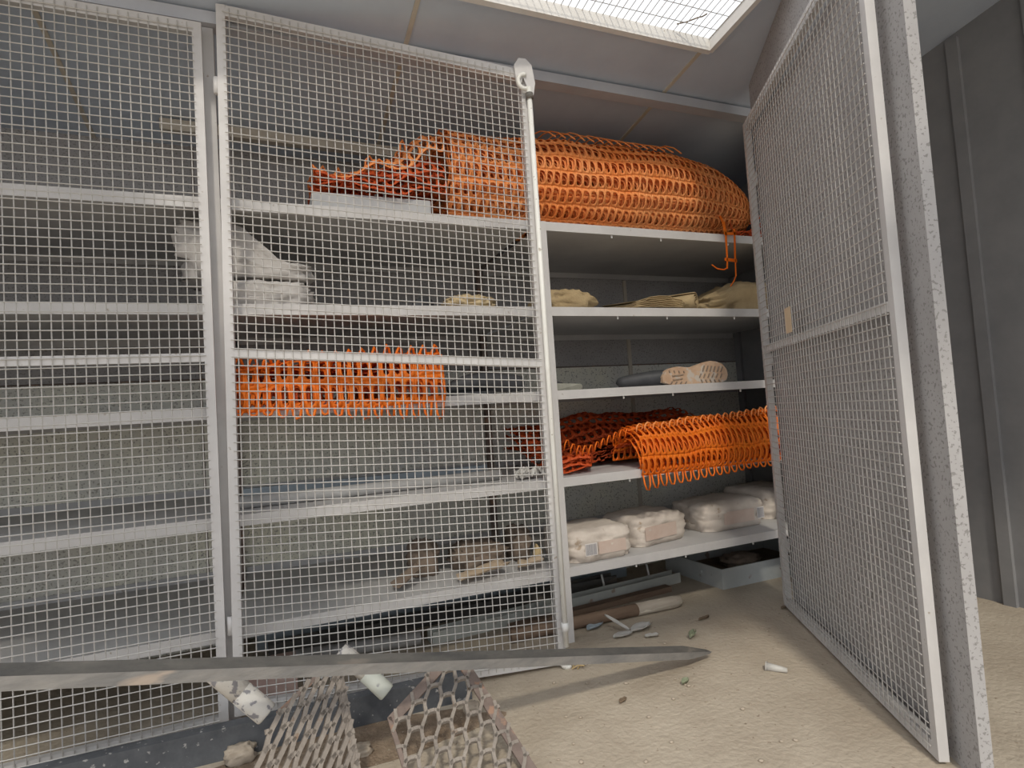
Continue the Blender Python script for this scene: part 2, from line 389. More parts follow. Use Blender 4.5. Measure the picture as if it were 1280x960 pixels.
# leaf swung open towards the room
RD0 = atZ(985, 757, 0.012); RD1 = atZ(1004, 776, 0.012)
rd = unit(RD1 - RD0); rn = np.array([rd[1], -rd[0], 0.0])
if np.dot(rn, CAM - RD0) < 0: rn = -rn
ztop = atP(939, 143, RD0, rn)[2]
zmid = atP(961, 435, RD0, rn)[2]
LEN = 1.22
Bl = RD0.copy(); Br = RD0 + rd*LEN; Tl = Bl.copy(); Tl[2] = ztop; Tr = Br.copy(); Tr[2] = ztop
door, dq = leaf('mesh_gate', 'wire mesh gate swung wide open beside the cement sacks, yellowed sticker on it', Bl, Br, Tl, Tr, (zmid-0.012)/(ztop-0.012), rn)
s0 = atP(985, 401, RD0 + rn*0.022, rn)
st = MB(); st.prism([s0 + rd*a + np.array((0,0,b)) for a, b in ((-0.035,-0.05),(0.035,-0.05),(0.035,0.055),(-0.035,0.055))], -rn*0.002)
st.build('sticker', 'sticker', door)
for v in (0.12, 0.5, 0.88):
    c = dq(0, v) - rn*0.022
    MB().tube([c - np.array((0,0,0.03)), c + np.array((0,0,0.03))], 0.012, 8).build('hinge', 'grey_paint', door, True)
wp0 = RD0 - rn*0.040 - rd*0.04; wp1 = wp0 + rd*1.36
wq = lambda p: [p, p - rn*0.03]
a_, b_ = wq(wp0), wq(wp1)
base_ = [(q_[0], q_[1], 0.0) for q_ in (a_[0], b_[0], b_[1], a_[1])]
struct(MB().hexa(base_, [(q_[0], q_[1], zr(q_[1]) - 0.003) for q_ in base_]).build('wall_pier', 'wall_metal'))
struct(MB().box(2.50, 3.0, -0.05, -0.012, 0.0, 2.476).build('wall_front', 'wall_metal'))

# ------------------------------------------------------------------ barrier netting
def net(fn, nu, nv, hu=0.80, hv=0.74, bow=0.0, mbx=None, drop=0.0, rng=None, ex=3.0):
    """cells of a sheet with stadium holes; fn(u, v, lift) -> point; u in 0..nu, v in 0..nv"""
    mb = mbx or MB(); rng = rng or random
    outer = []; inner = []
    for k in range(12):
        side, j = divmod(k, 3); f = j/3.0
        p = [(f,0),(1,f),(1-f,1),(0,1-f)][side]; outer.append(p)
        a = math.atan2(p[1]-0.5, p[0]-0.5); c, s = math.cos(a), math.sin(a)
        r = (abs(c)**ex + abs(s)**ex)**(-1/ex)
        inner.append((0.5 + 0.5*hu*c*r, 0.5 + 0.5*hv*s*r))
    fs = [(k, (k+1)%12, 12+(k+1)%12, 12+k) for k in range(12)]
    for i in range(nu):
        for j in range(nv):
            if drop and rng.random() < drop: continue
            vs = [fn(i+a, j+b, bow*math.sin(math.pi*b)) for a, b in outer] + [fn(i+a, j+b, bow*math.sin(math.pi*b)) for a, b in inner]
            mb.add(vs, fs)
    return mb

ZT = SHELF_Z[0] + 0.019
# --- the big roll on the top shelf
def roll_fn(nu, nv, k, seed):
    x0, x1 = 0.76, 2.56
    def fn(a, b, lift):
        t = a/nu; th = 2*math.pi*b/nv + seed
        x = x0 + (x1-x0)*t
        cz = 0.222 + 0.018*sm(t, 0, 0.7); e = 1.0
        if t > 0.58:
            q_ = (t-0.58)/0.42; e = math.sqrt(max(0.0, 1 - (q_*0.95)**2.2))
        e *= 1 + 0.05*nz(x*3, math.cos(th), math.sin(th), 1.3, seed)
        ry = 0.235*k*e + lift*e; rz = cz*k*e + lift*e
        yc = 0.245; zc = ZT + 0.008 + cz - (1-e)*0.075
        y = yc + ry*math.cos(th); z = zc + rz*math.sin(th)
        z += 0.008*nz(x*7, th, 0, 1.5, seed+2)
        return (x + 0.01*nz(x*4, th*2, 1, 1.0, seed), y, max(z, ZT + 0.004 + 0.010*(1-k)))
    return fn
roll = thing('net_roll', 'big roll of orange barrier netting along the top shelf', 'netting', (1.68, 0.245, ZT))
for li, (k, sd) in enumerate(((1.0, 0.1), (0.94, 0.33), (0.87, 0.6), (0.79, 0.2), (0.68, 0.5))):
    nu, nv = 46, [19, 18, 17, 15, 13][li]
    net(roll_fn(nu, nv, k, sd), nu, nv, 0.76, 0.72, 0.010).build('net_layer', 'orange_dusty', roll, True, 0.0028)
# loose strands standing on its back, and stringy torn end
def strands(t, name, pts, n, L, r, material, seed, up=1.0):
    rg = random.Random(seed); g = MB()
    for i in range(n):
        c = np.array(pts[rg.randrange(len(pts))]) + np.array([rg.uniform(-.03,.03), rg.uniform(-.03,.03), 0])
        d = np.array([rg.uniform(-1,1), rg.uniform(-.8,.8), rg.uniform(0.2,1.2)*up]); p = [c]
        for s_ in range(4):
            d = d + np.array([rg.uniform(-.7,.7), rg.uniform(-.6,.6), rg.uniform(-.8,.3)])
            p.append(p[-1] + unit(d)*L/4)
        p = [np.array((q_[0], q_[1], max(q_[2], ZT+0.004))) for q_ in p]
        g.tube(p, r, 4)
    o = g.build(name, material, t, True); o['kind'] = 'stuff'; return o
arcs = Loops(); rg = random.Random(4)
for i in range(15):
    xx = 1.22 + i*0.052; th0 = math.radians(100)
    a = []
    for s_ in range(6):
        th = th0 + math.radians(-30 + 12*s_); r = 0.252 + (0.020 + 0.022*abs(nz(xx*9, 2, 0)))*math.sin(math.pi*s_/5)
        a.append((xx + 0.075*s_/5, 0.245 + (r+0.01)*math.cos(th), ZT + 0.008 + 0.238 + r*math.sin(th)))
    arcs.tube(a, 0.0036, 5)
arcs.build('loose_loop', 'orange_dusty', roll, True)
strands(roll, 'torn_end', [(2.43, 0.12, ZT+0.02), (2.52, 0.10, ZT+0.03), (2.60, 0.2, ZT+0.05), (2.68, 0.12, ZT+0.03)], 70, 0.16, 0.0040, 'red_orange', 3)
d = MB()
D = lambda x, y: atY(x, y, -0.014)
def strip(p, wd): d.bar(p[0], p[1], (1, 0, 0), wd, 0.003)
top_a = D(905, 283); top_b = D(918, 287)
for a, b, wd in ((D(904,277), D(907,291), .016), (D(907,290), D(909,322), .010), (D(918,286), D(919,324), .010), (D(909,322), D(909,336), .008), (D(919,324), D(920,345), .007)):
    strip((a, b), wd)
d.bar(D(905,292), D(920,292), (0,0,1), 0.014, 0.003); d.bar(D(906,324), D(921,326), (0,0,1), 0.016, 0.003)
d.tube([D(909,335), D(905,337), D(897,336), D(890,331)], 0.003, 5); d.tube([D(920,345), D(917,352), D(913,358)], 0.003, 5)
d.tube([D(905,283), np.array(atY(903,276,0.03)), np.array(atY(900,270,0.08))], 0.006, 5)
d.build('dangling_strip', 'orange', roll)

# --- loose net heap left of it, on a grey slab
hx0, hx1 = 0.20, 0.735
slabz = ZT + 0.075
sl = MB(); a0 = atY(383, 256, 0.06)
sl.box(0.185, 0.665, 0.05, 0.36, ZT, slabz)
so = sl.build('foam_slab', 'slab'); tag(rebase(so), 'flat grey slab on the top shelf under the loose netting', 'slab')
bv = so.modifiers.new('soft', 'BEVEL'); bv.width = 0.006; bv.segments = 2
heap = thing('net_heap', 'loose tangled orange netting heaped on the grey slab', 'netting', (0.5, 0.25, slabz))
for li in range(4):
    def hf(a, b, lift, li=li):
        u = a/14; v = b/7
        x = hx0 + (hx1-hx0)*u; y = 0.02 + 0.40*v
        h = 0.065 + 0.165*sm(u, 0.15, 0.95)*math.sin(math.pi*min(1, 0.18+0.82*v)) + 0.05*math.sin(math.pi*v)
        h *= (1 - 0.24*li); h += 0.045*nz(x*9, y*9, li, 1, 5+li) + lift
        if li == 0 and u > 0.7: h += 0.07*sm(u, .7, .9)
        base = slabz + 0.004 if x < 0.68 else ZT + 0.02
        return (x + 0.03*nz(x*6, y*6, 3, 1, li), y + 0.03*nz(x*6, y*6, 9, 1, li), max(base, slabz + h))
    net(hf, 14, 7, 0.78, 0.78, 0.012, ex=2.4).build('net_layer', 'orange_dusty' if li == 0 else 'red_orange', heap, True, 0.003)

curls = Loops(); rg = random.Random(12)
for i in range(16):
    u_ = rg.random(); xx = 0.22 + 0.48*u_; yy = rg.uniform(0.10, 0.26); zz = slabz + 0.10 + 0.165*sm(u_, 0.15, 0.95); w_ = rg.uniform(0.03, 0.055); h_ = rg.uniform(0.03, 0.06)
    curls.tube([(xx, yy, zz-0.03), (xx+0.006, yy, zz+h_*0.6), (xx+w_*0.5, yy+0.01, zz+h_), (xx+w_*0.9, yy+0.02, zz+h_*0.6), (xx+w_, yy+0.03, zz-0.03)], 0.005, 5)
curls.build('curled_loop', 'orange_dusty', heap, True)

# --- netting draped over a shelf edge: path across the shelf in (Y, Z)
def draped(t, x0, x1, zs, nu, nv, path, layers, mats, seed, zvar, endtaper=0.0, hu=0.72):
    P = [np.array(p, float) for p in path]
    seg = [np.linalg.norm(P[i+1]-P[i]) for i in range(len(P)-1)]; tot = sum(seg)
    def along(s):
        s = max(0.0, min(0.9999, s))*tot
        for i, l in enumerate(seg):
            if s <= l: return P[i] + (P[i+1]-P[i])*s/l, unit(P[i+1]-P[i])
            s -= l
        return P[-1], unit(P[-1]-P[-2])
    for li in range(layers):
        def fn(a, b, lift, li=li):
            t_ = a/nu; s = b/nv
            p, tg = along(s); nrm = np.array((-tg[1], tg[0]))
            p = p.copy()
            x = x0 + (x1-x0)*t_
            k = 1 - 0.14*li
            top = max(0.0, p[1]) ; p[1] = top*k*zvar(t_) if p[1] > 0 else p[1]*zvar(t_ if li == 0 else t_)
            if li: p[0] = p[0] + 0.012*li
            p = p + nrm*lift
            p[1] += 0.018*nz(x*8, s*5, li, 1, seed) * (1 if p[1] > 0.03 else 0.3)
            y, z = p[0] + (0.012*nz(x*7, s*4, li+5, 1, seed) if p[0] > 0.02 else 0.0), zs + p[1]
            if y > -0.006: z = max(z, zs + 0.004)
            return (x + 0.02*nz(x*5, s*3, li, 1, seed+1), y, z)
        nvv = nv if li == 0 else nv - 1
        net(fn, nu, nvv, hu, 0.76, 0.008, ex=2.4).build('net_layer', mats[min(li, len(mats)-1)], t, True, 0.003)
ZC = SHELF_Z[2] + 0.019
n3 = thing('net_bundle', 'flattened orange netting bundle behind the gate, hanging over the shelf edge', 'netting', (0.25, 0.15, ZC))
draped(n3, -0.125, 0.655, ZC, 19, 6, [(-0.018,-0.025),(-0.020,0.03),(-0.018,0.08),(0.0,0.15),(0.06,0.175),(0.2,0.16),(0.32,0.13),(0.38,0.02)], 4,
       ['orange', 'orange', 'red_orange'], 11, lambda t_: 0.55 + 0.75*t_ if False else 0.85 + 0.25*t_, hu=0.66)
hang = Loops(); tops = Loops()
for i in range(16):
    xx = -0.12 + i*0.049; z0 = ZC - 0.015; dz_ = 0.015 + 0.060*i/15 + 0.018*nz(xx*8, 1, 0); y_ = -0.016
    hang.tube([(xx, y_, z0), (xx+0.004, y_-0.005, z0-dz_*0.7), (xx+0.014, y_-0.006, z0-dz_), (xx+0.026, y_-0.005, z0-dz_*0.9), (xx+0.034, y_, z0)], 0.0055, 5)
    zt = ZC + 0.155 + 0.035*i/15; k_ = 0.03 + 0.03*abs(nz(xx*13, 4, 0))
    tops.tube([(xx-0.004, 0.03, zt-0.05), (xx+0.008, 0.02, zt), (xx+0.020, 0.02, zt+k_*0.8), (xx+0.030, 0.03, zt+k_*0.5), (xx+0.042, 0.05, zt-0.03)], 0.0055, 5)
hang.build('hanging_loop', 'orange', n3, True); tops.build('edge_loop', 'orange', n3, True)
ZD = SHELF_Z[3] + 0.019
n4 = thing('net_bundle', 'bright orange netting bundle draped over the shelf above the cement sacks', 'netting', (2.1, 0.12, ZD))
draped(n4, 1.57, 2.57, ZD, 30, 6, [(-0.018,-0.03),(-0.030,0.02),(-0.034,0.07),(-0.012,0.15),(0.04,0.20),(0.12,0.205),(0.19,0.15),(0.22,0.03)], 4,
       ['orange', 'orange', 'orange', 'red_orange'], 21, lambda t_: 1.0 if t_ < 0 else (0.92 + 0.2*t_))
loops = Loops()
for i in range(21):
    xx = 1.58 + i*0.047; zz = ZD + 0.188 + 0.040*i/20 + 0.012*nz(xx*9, 0, 0); k_ = 0.7 + 0.5*abs(nz(xx*11, 3, 0))
    loops.tube([(xx, 0.02, zz-0.02), (xx+0.006, 0.02, zz+0.012*k_), (xx+0.022, 0.025, zz+0.026*k_), (xx+0.040, 0.03, zz+0.020*k_), (xx+0.046, 0.035, zz-0.004), (xx+0.034, 0.04, zz-0.014)], 0.0042, 5)
hang = Loops()
for i in range(20):
    xx = 1.575 + i*0.047; z0 = ZD - 0.020; dz_ = 0.075 - 0.055*i/19 + 0.01*nz(xx*8, 1, 0); y_ = -0.016
    hang.tube([(xx, y_, z0), (xx+0.002, y_-0.006, z0-dz_*0.6), (xx+0.010, y_-0.008, z0-dz_*0.95), (xx+0.022, y_-0.008, z0-dz_), (xx+0.032, y_-0.006, z0-dz_*0.7), (xx+0.036, y_, z0)], 0.0045, 5)
hang.build('hanging_loop', 'orange', n4, True)
loops.build('edge_loop', 'orange_dusty', n4, True)
n5 = thing('net_heap', 'dark red netting spread loosely at the back of the shelf', 'netting', (1.6, 0.4, ZD))
for li in range(3):
    def hf(a, b, lift, li=li):
        u = a/24; v = b/11
        x = 1.20 + 1.15*u; y = 0.07 + 0.70*v
        h = (0.05 + 0.15*sm(v, 0.2, 0.9) + 0.05*sm(u, 0.0, 0.5))*(1-0.27*li) + 0.03*nz(x*7, y*7, li, 1, 31+li) + lift
        y = max(y, 0.07 + 0.23*sm(x, 1.34, 1.50))
        return (x + 0.02*nz(x*6, y*6, 3, 1, li), min(0.80, y), max(ZD+0.004, ZD + h))
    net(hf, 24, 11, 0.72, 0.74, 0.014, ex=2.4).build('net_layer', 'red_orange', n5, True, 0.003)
lp2 = Loops()
for i in range(12):
    q0 = atY(706 + i*7.6, [556,561,563,563,562,558,554,550,546,543,541,539][i], 0.07)
    lp2.tube([q0 + np.array((0,0.01,-0.025)), q0 + np.array((0.0,0.0,0.0)), q0 + np.array((0.010,0.0,0.020)), q0 + np.array((0.024,0.01,0.018)), q0 + np.array((0.030,0.015,-0.01))], 0.0035, 5)
lp2.build('edge_loop', 'orange', n5, True)

# ------------------------------------------------------------------ cloth lumps
def lump(name, material, c, size, label, cat, seed, rough=0.14, f=3.0, sq=0.8, floorz=None, prof=None, stretch=(1,1,1), parent=None, nu=44, nv=26, group=None):
    """crumpled cloth body resting on floorz; size = half extents x, y and full height"""
    g = MB()
    def fn(u, v):
        a = 2*math.pi*u; b = math.pi*(v-0.5)
        sg = lambda w_, e: math.copysign(abs(w_)**e, w_)
        x = sg(math.cos(b), sq)*sg(math.cos(a), sq); y = sg(math.cos(b), sq)*sg(math.sin(a), sq); z = sg(math.sin(b), sq)
        k = 1 + rough*(1-2*abs(nz(x*stretch[0], y*stretch[1], z*stretch[2], f, seed))) + rough*0.6*nz(x*stretch[0], y*stretch[1], z*stretch[2], f*2.3, seed+4) - rough
        h = (prof(x, y) if prof else 1.0)
        zz = floorz + size[2]*h*max(0.0, 0.5 + 0.5*z*k)
        if z < -0.55: zz = floorz + 0.002
        return (c[0] + size[0]*x*k, c[1] + size[1]*y*k, zz)
    g.grid(fn, nu, nv, cu=True)
    o = g.build(name, material, parent, True)
    if parent is None: tag(rebase(o), label, cat, group)
    return o
ZB = SHELF_Z[1] + 0.019
# grey sacks on the left
lump('sack', 'tarp', (-0.02, 0.18, 0), (0.21, 0.15, 0.113), 'crumpled grey-white sack lying flat under the folded one', 'sack', 2, 0.16, 2.2, 0.6, ZB)
lump('sack', 'tarp', (-0.06, 0.22, 0), (0.25, 0.15, 0.25), 'big folded grey-white sack on top, sloping down to one side', 'sack', 5, 0.20, 2.4, 0.5, ZB + 0.116,
     prof=lambda x, y: 0.30 + 0.70*sm(0.75 - x, 0.0, 1.1))
lump('sack', 'tarp', (-0.13, 0.55, 0), (0.15, 0.14, 0.34), 'upright bunched grey sack behind the folded sacks', 'sack', 8, 0.14, 2.2, 0.7, ZB)
# tan suede glove with black boot
lump('work_glove', 'suede', (0.845, 0.17, 0), (0.125, 0.09, 0.08), 'crumpled tan suede work glove on the shelf behind the gate', 'glove', 12, 0.28, 3.0, 0.75, ZB)
# canvas
lump('canvas_bundle', 'canvas', (1.33, 0.20, 0), (0.165, 0.14, 0.115), 'rounded tan canvas bundle lying beside the shelf post', 'canvas', 15, 0.14, 2.4, 0.7, ZB,
     prof=lambda x, y: 1.0 - 0.25*sm(x, 0.2, 1.0))
lump('canvas_sheet', 'canvas', (2.42, 0.22, 0), (0.30, 0.17, 0.185), 'large slumped tan canvas sheet beside the rolled one', 'canvas', 19, 0.16, 2.2, 0.62, ZB,
     prof=lambda x, y: 1.0 - 0.45*sm(-x, 0.1, 0.9) - 0.15*sm(x, 0.3, 1.0))
cr = thing('canvas_roll', 'flat rolled tan canvas with its spiral end showing', 'canvas', (1.86, 0.12, ZB))
A_ = np.array((1.70, 0.42, ZB + 0.047)); B_ = np.array((2.0, 0.03, ZB + 0.045)); ra = unit(B_-A_); rs_ = np.array((-ra[1], ra[0], 0)); NS = 60; turns = 3.2
g = MB()
def spiral(u, v):
    th = turns*2*math.pi*v + 0.6; r_ = 0.008 + 0.034*v + 0.002*nz(u*5, th, 1)
    p = A_ + (B_-A_)*u + rs_*1.35*r_*math.cos(th) + np.array((0,0,1))*(r_*math.sin(th))
    p = p + ra*0.006*nz(v*9, 0, 0); p[2] = max(p[2], ZB + 0.004); return p
g.grid(spiral, 12, NS); g.build('rolled_sheet', 'canvas', cr, True, 0.004)
for i in range(6):
    g = MB()
    g.grid(lambda u, v: (1.64 + 0.006*i + 0.27*u + 0.010*nz(u*5, i, 0), 0.015 + 0.006*i + 0.16*v - 0.0*u, ZB + 0.004 + (0.007 + 0.009*i)*(0.75 + 0.5*math.sin(math.pi*u))*(1 - 0.2*v) + 0.004*nz(u*7, v*3, i)), 18, 4)
    g.build('fold', 'canvas', cr, True, 0.004)

# ------------------------------------------------------------------ boots
def boot_body(t, pts, rad, material, name):
    g = MB(); g.tube(pts, rad, 14); o = g.build(name, material, t, True)
    md = o.modifiers.new('smooth', 'SUBSURF'); md.levels = 1; md.render_levels = 1
    return o
ZS = SHELF_Z[2] + 0.019
bt = thing('rubber_boot', 'black rubber boot lying on its side with tan treaded sole facing out', 'boot', (1.95, 0.15, ZS))
SO = atY(869, 467, 0.055)                                  # middle of the sole
sole_px = [(829,478),(828,471),(832,464),(839,460),(848,458),(856,459),(864,459),(872,456),(880,453),(888,451),(896,452),(903,455),(908,461),(910,468),(908,475),(903,479),(893,480),(880,480.5),(866,481.5),(852,482.5),(840,483)]
sole_pts = [atY(x, y, 0.055 + 0.0006*(910-x)) for x, y in sole_px]
dv = np.array((0.0, 0.028, 0.0))
for p_ in sole_pts: p_[2] = max(p_[2], ZS + 0.003)
g = MB(); g.prism(sole_pts, dv); g.build('sole', 'sole', bt)
def tread(x0, y0, x1, y1, wpx):
    a = atY(x0, y0, 0.055 + 0.0006*(910-x0)) - np.array((0,0.002,0)); b = atY(x1, y1, 0.055 + 0.0006*(910-x1)) - np.array((0,0.002,0))
    MB().bar(a, b, (0,1,0), 0.006, wpx/300.0).build('tread_groove', 'sole_dark', bt)
for i in range(6):
    tread(880+4.5*i, 457+0.3*i, 878+4.5*i, 464+0.2*i, 1.6)
for i in range(6):
    tread(876+5.2*i, 467, 874+5.2*i, 472, 1.4)
for i in range(5):
    tread(876+5.5*i, 474.5, 878+5.5*i, 478.5, 1.4)
for i in range(4): tread(836+6*i, 463+0.2*i, 837+6*i, 466, 1.4)
tread(840,470,854,468,1.3); tread(841,475,853,473,1.3)
for i in range(4): tread(838+6*i, 480, 840+6*i, 477, 1.4)
cen = lambda x, y, dy: atY(x, y, 0.055) + np.array((0, dy, 0))
g = MB()
ring = []
mid = sum(sole_pts)/len(sole_pts)
rings = [(1.0, 0.028), (0.97, 0.05), (0.90, 0.075), (0.74, 0.10), (0.45, 0.115)]
n = len(sole_pts); vs = []
for k, dy in rings:
    for p in sole_pts:
        c = mid + np.array((0, 0, -0.01)); q_ = c + (p - c)*k
        vs.append((q_[0], q_[1] + dy, max(q_[2], ZS + 0.004)))
fs = [(r_*n+j, r_*n+(j+1)%n, (r_+1)*n+(j+1)%n, (r_+1)*n+j) for r_ in range(len(rings)-1) for j in range(n)] + [tuple((len(rings)-1)*n + j for j in range(n))]
g.add(vs, fs); g.build('foot', 'teal_rubber', bt, True)
hp = atY(838, 471, 0.12); hp[2] = ZS + 0.047
boot_body(bt, [hp + np.array((0.03,0.0,0.0)), hp + np.array((-0.03,0.03,-0.004)), hp + np.array((-0.10,0.06,-0.005)), hp + np.array((-0.17,0.10,-0.010)), hp + np.array((-0.24,0.14,-0.016))],
          [0.034, 0.044, 0.040, 0.034, 0.028], 'rubber', 'shaft')

bt2 = thing('rubber_boot', 'boot lying flat against the shelf post showing only its grey-green sole edge', 'boot', (1.27, 0.12, ZS))
g = MB(); g.prism([(1.175,0.05,ZS),(1.30,0.05,ZS),(1.328,0.06,ZS+0.004),(1.335,0.06,ZS+0.018),(1.32,0.05,ZS+0.028),(1.175,0.05,ZS+0.036)], (0,0.10,0)); g.build('sole', 'grey_rubber', bt2)
boot_body(bt2, [(1.32,0.20,ZS+0.028),(1.24,0.20,ZS+0.03),(1.19,0.22,ZS+0.032)], [0.02,0.027,0.03], 'rubber', 'foot')

bt3 = thing('rubber_boot', 'black rubber boot toe next to the crumpled suede glove', 'boot', (0.66, 0.2, ZB))
boot_body(bt3, [(0.58,0.16,ZB+0.022),(0.62,0.17,ZB+0.036),(0.66,0.21,ZB+0.046),(0.67,0.28,ZB+0.05),(0.68,0.38,ZB+0.05)], [0.012,0.032,0.040,0.043,0.046], 'rubber', 'foot')
g = MB(); g.prism([(0.575,0.11,ZB+0.001),(0.60,0.10,ZB+0.001),(0.68,0.115,ZB+0.001),(0.70,0.16,ZB+0.001),(0.68,0.22,ZB+0.001),(0.60,0.2,ZB+0.001)], (0,0,0.012)); g.build('sole', 'rubber', bt3)

bt4 = thing('rubber_boot', 'long black rubber boot lying flat past the end of the netting bundle', 'boot', (0.88, 0.2, ZS))
boot_body(bt4, [(0.70,0.12,ZS+0.028),(0.75,0.125,ZS+0.046),(0.82,0.13,ZS+0.058),(0.90,0.14,ZS+0.060),(1.00,0.15,ZS+0.052),(1.09,0.155,ZS+0.044)], [0.020,0.036,0.044,0.046,0.042,0.040], 'rubber', 'shaft')
g = MB(); g.prism([(0.66,0.06,ZS),(0.70,0.05,ZS),(0.88,0.06,ZS),(0.92,0.10,ZS),(0.88,0.18,ZS),(0.70,0.19,ZS),(0.66,0.14,ZS)], (0,0,0.016)); g.build('sole', 'rubber', bt4)

# ------------------------------------------------------------------ cement sacks
ZE = SHELF_Z[4] + 0.019
def sack(label, c, size, rz, seed, barcode=None, prints=(), dark=False):
    t = thing('cement_sack', label, 'sack', (c[0], c[1], ZE), 'cement sacks on the lowest shelf')
    L_, W_, H_ = size; ca, sa = math.cos(rz), math.sin(rz)
    tw = lambda x, y, z: (c[0] + ca*x - sa*y, c[1] + sa*x + ca*y, ZE + z)
    g = MB(); N_ = 18
    def surf(sx, sy, sz):           # cube point -> pillow
        e = 7.0
        x = sx; y = sy; z = sz
        r = (abs(x)**e + abs(y)**e + abs(z)**e)**(1/e)
        x, y, z = x/r, y/r, z/r
        bul = (1 - x**4)*(1 - y**4)
        zz = 0.5*H_*(z*(0.88 + 0.14*bul)) + 0.5*H_*0.99
        k = 0.009*nz(x*2, y*2, z*2, 1.5, seed) + 0.005*nz(x*2, y*2, z*2, 4.5, seed)
        zz = max(0.001, zz + (k*0.9 if z > -0.5 else 0))
        if z < -0.8: zz = 0.001
        return tw(0.5*L_*x + k*x*1.2, 0.5*W_*y + k*y, zz)
    for ax in range(3):
        for sgn in (-1, 1):
            def face(u, v, ax=ax, sgn=sgn):
                a = math.tan((u-0.5)*math.pi/2); b = math.tan((v-0.5)*math.pi/2)
                p = [0,0,0]; p[ax] = sgn; p[(ax+1)%3] = a*sgn; p[(ax+2)%3] = b
                return surf(*p)
            g.grid(face, N_, N_)
    body = g.build('sack_body', 'bag', t, True)
    wd = body.modifiers.new('weld', 'WELD'); wd.merge_threshold = 0.0008
    # folded end flap
    for sgn in (-1, 1):
        f = MB()
        f.grid(lambda u, v: tw(sgn*(0.5*L_ + 0.001 - 0.012*(2*v-1)**2 - 0.012*(2*u-1)**4), (u-0.5)*W_*0.72, 0.03 + (H_*0.60)*v), 8, 6)
        f.build('end_flap', 'bag', t, True, 0.004)
    y0 = -0.5*W_ - 0.004
    def patch(x0, x1, z0, z1, m_, name, o=0.0):
        q_ = MB(); q_.grid(lambda u, v: tw(x0 + (x1-x0)*u, y0 - o, z0 + (z1-z0)*v), 6, 4); return q_.build(name, m_, t, False, 0.001)
    for (x0, x1, z0, z1, m_) in prints: patch(x0, x1, z0, z1, m_, 'printed_panel')
    if barcode:
        bx, bz, bw, bh = barcode
        b = patch(bx, bx+bw, bz, bz+bh, 'bag_print_grey', 'barcode_label', 0.001)
        rg = random.Random(seed); xx = bx + 0.004; q_ = MB()
        while xx < bx + bw - 0.005:
            w_ = rg.choice((0.002, 0.003, 0.0045))
            a = tw(xx, y0-0.0025, bz+0.004); e_ = tw(xx+w_, y0-0.0025, bz+0.004)
            q_.prism([a, e_, (e_[0], e_[1], e_[2]+bh-0.008), (a[0], a[1], a[2]+bh-0.008)], (0, 0.001, 0)); xx += w_ + rg.choice((0.0015, 0.002))
        q_.build('bars', 'ink', b)
    return t
sack('pale sunlit cement sack with a barcode, beside the shelf post', (1.355, 0.17, 0), (0.335, 0.30, 0.145), 0.02, 41, (-0.095, 0.030, 0.062, 0.055), [(-0.025, 0.12, 0.03, 0.085, 'bag_print')])
sack('dusty cement sack turned askew, second along from the shelf post', (1.745, 0.26, 0), (0.36, 0.28, 0.145), 0.20, 43, None, [(-0.14, 0.08, 0.03, 0.095, 'bag_print')])
sack('dusty cement sack, third from the post, barcode at its far end', (2.26, 0.30, 0), (0.43, 0.30, 0.15), 0.03, 47, (0.13, 0.035, 0.05, 0.06), [(-0.10, 0.11, 0.03, 0.095, 'bag_print')])
sack('cement sack partly hidden behind the stile of the wide open gate', (2.665, 0.38, 0), (0.33, 0.34, 0.17), 0.12, 53)

# ------------------------------------------------------------------ things behind the gate on the lower shelves
pipe_a = atY(230, 628, 0.12); pipe_b = atY(640, 578, 0.12)
pz = ZD + 0.024
g = MB().tube([(-0.12, 0.17, pz), (0.3, 0.175, pz), (0.95, 0.19, pz)], 0.024, 14)
tag(rebase(g.build('pipe', 'pipe', None, True)), 'long dull grey pipe lying on the shelf below the netting bundle', 'pipe')
g = MB().box(-0.12, 1.0, 0.50, 0.545, ZD, ZD + 0.045)
tag(rebase(g.build('metal_bar', 'blue_grey')), 'long blue-grey square bar lying behind the grey pipe', 'bar')
g = MB(); rg = random.Random(9)
g.grid(lambda u, v: (1.00 + 0.11*u + 0.02*nz(u*4, v*4, 0, 1, 3), 0.06 + 0.09*v, ZD + 0.004 + 0.055*max(0, 0.5 + nz(u*5, v*5, 1, 1, 6))), 10, 8)
tag(rebase(g.build('paper_scrap', 'film', None, False, 0.002)), 'crumpled pale plastic scrap by the shelf post, below the boots', 'scrap')

lump('rag', 'litter', (0.60, 0.30, 0), (0.075, 0.08, 0.16), 'tall bunched brown rag among the litter on the shelf', 'rag', 61, 0.25, 2.6, 0.8, ZE, nu=30, nv=18)
lump('rag', 'litter', (0.84, 0.26, 0), (0.14, 0.12, 0.125), 'wide dark brown rag heaped next to the tall one', 'rag', 64, 0.3, 2.8, 0.8, ZE, nu=34, nv=20)
lump('rag', 'litter', (1.06, 0.30, 0), (0.06, 0.09, 0.16), 'dark brown rag wedged against the shelf post', 'rag', 66, 0.25, 2.6, 0.8, ZE, nu=30, nv=18)
def scrap(name, label, cat, c, L_, W_, rz, tilt, m_, seed, curl=0.02, group=None, leafy=False):
    g = MB(); ca, sa = math.cos(rz), math.sin(rz)
    def fn(u, v):
        x = (u-0.5)*L_; hw = W_*(math.sin(math.pi*min(0.97, max(0.03, u)))**0.7 if leafy else 1.0 - 0.25*abs(nz(u*3, v, seed)))
        y = (v-0.5)*hw
        z = 0.003 + abs(tilt)*((u if tilt > 0 else 1-u))*L_ + curl*((2*v-1)**2) + curl*0.5*(1+nz(u*4, v*4, seed))
        return (c[0] + ca*x - sa*y, c[1] + sa*x + ca*y, c[2] + z)
    g.grid(fn, 8, 5)
    o = g.build(name, m_, None, True, 0.0016); tag(rebase(o), label, cat, group); return o
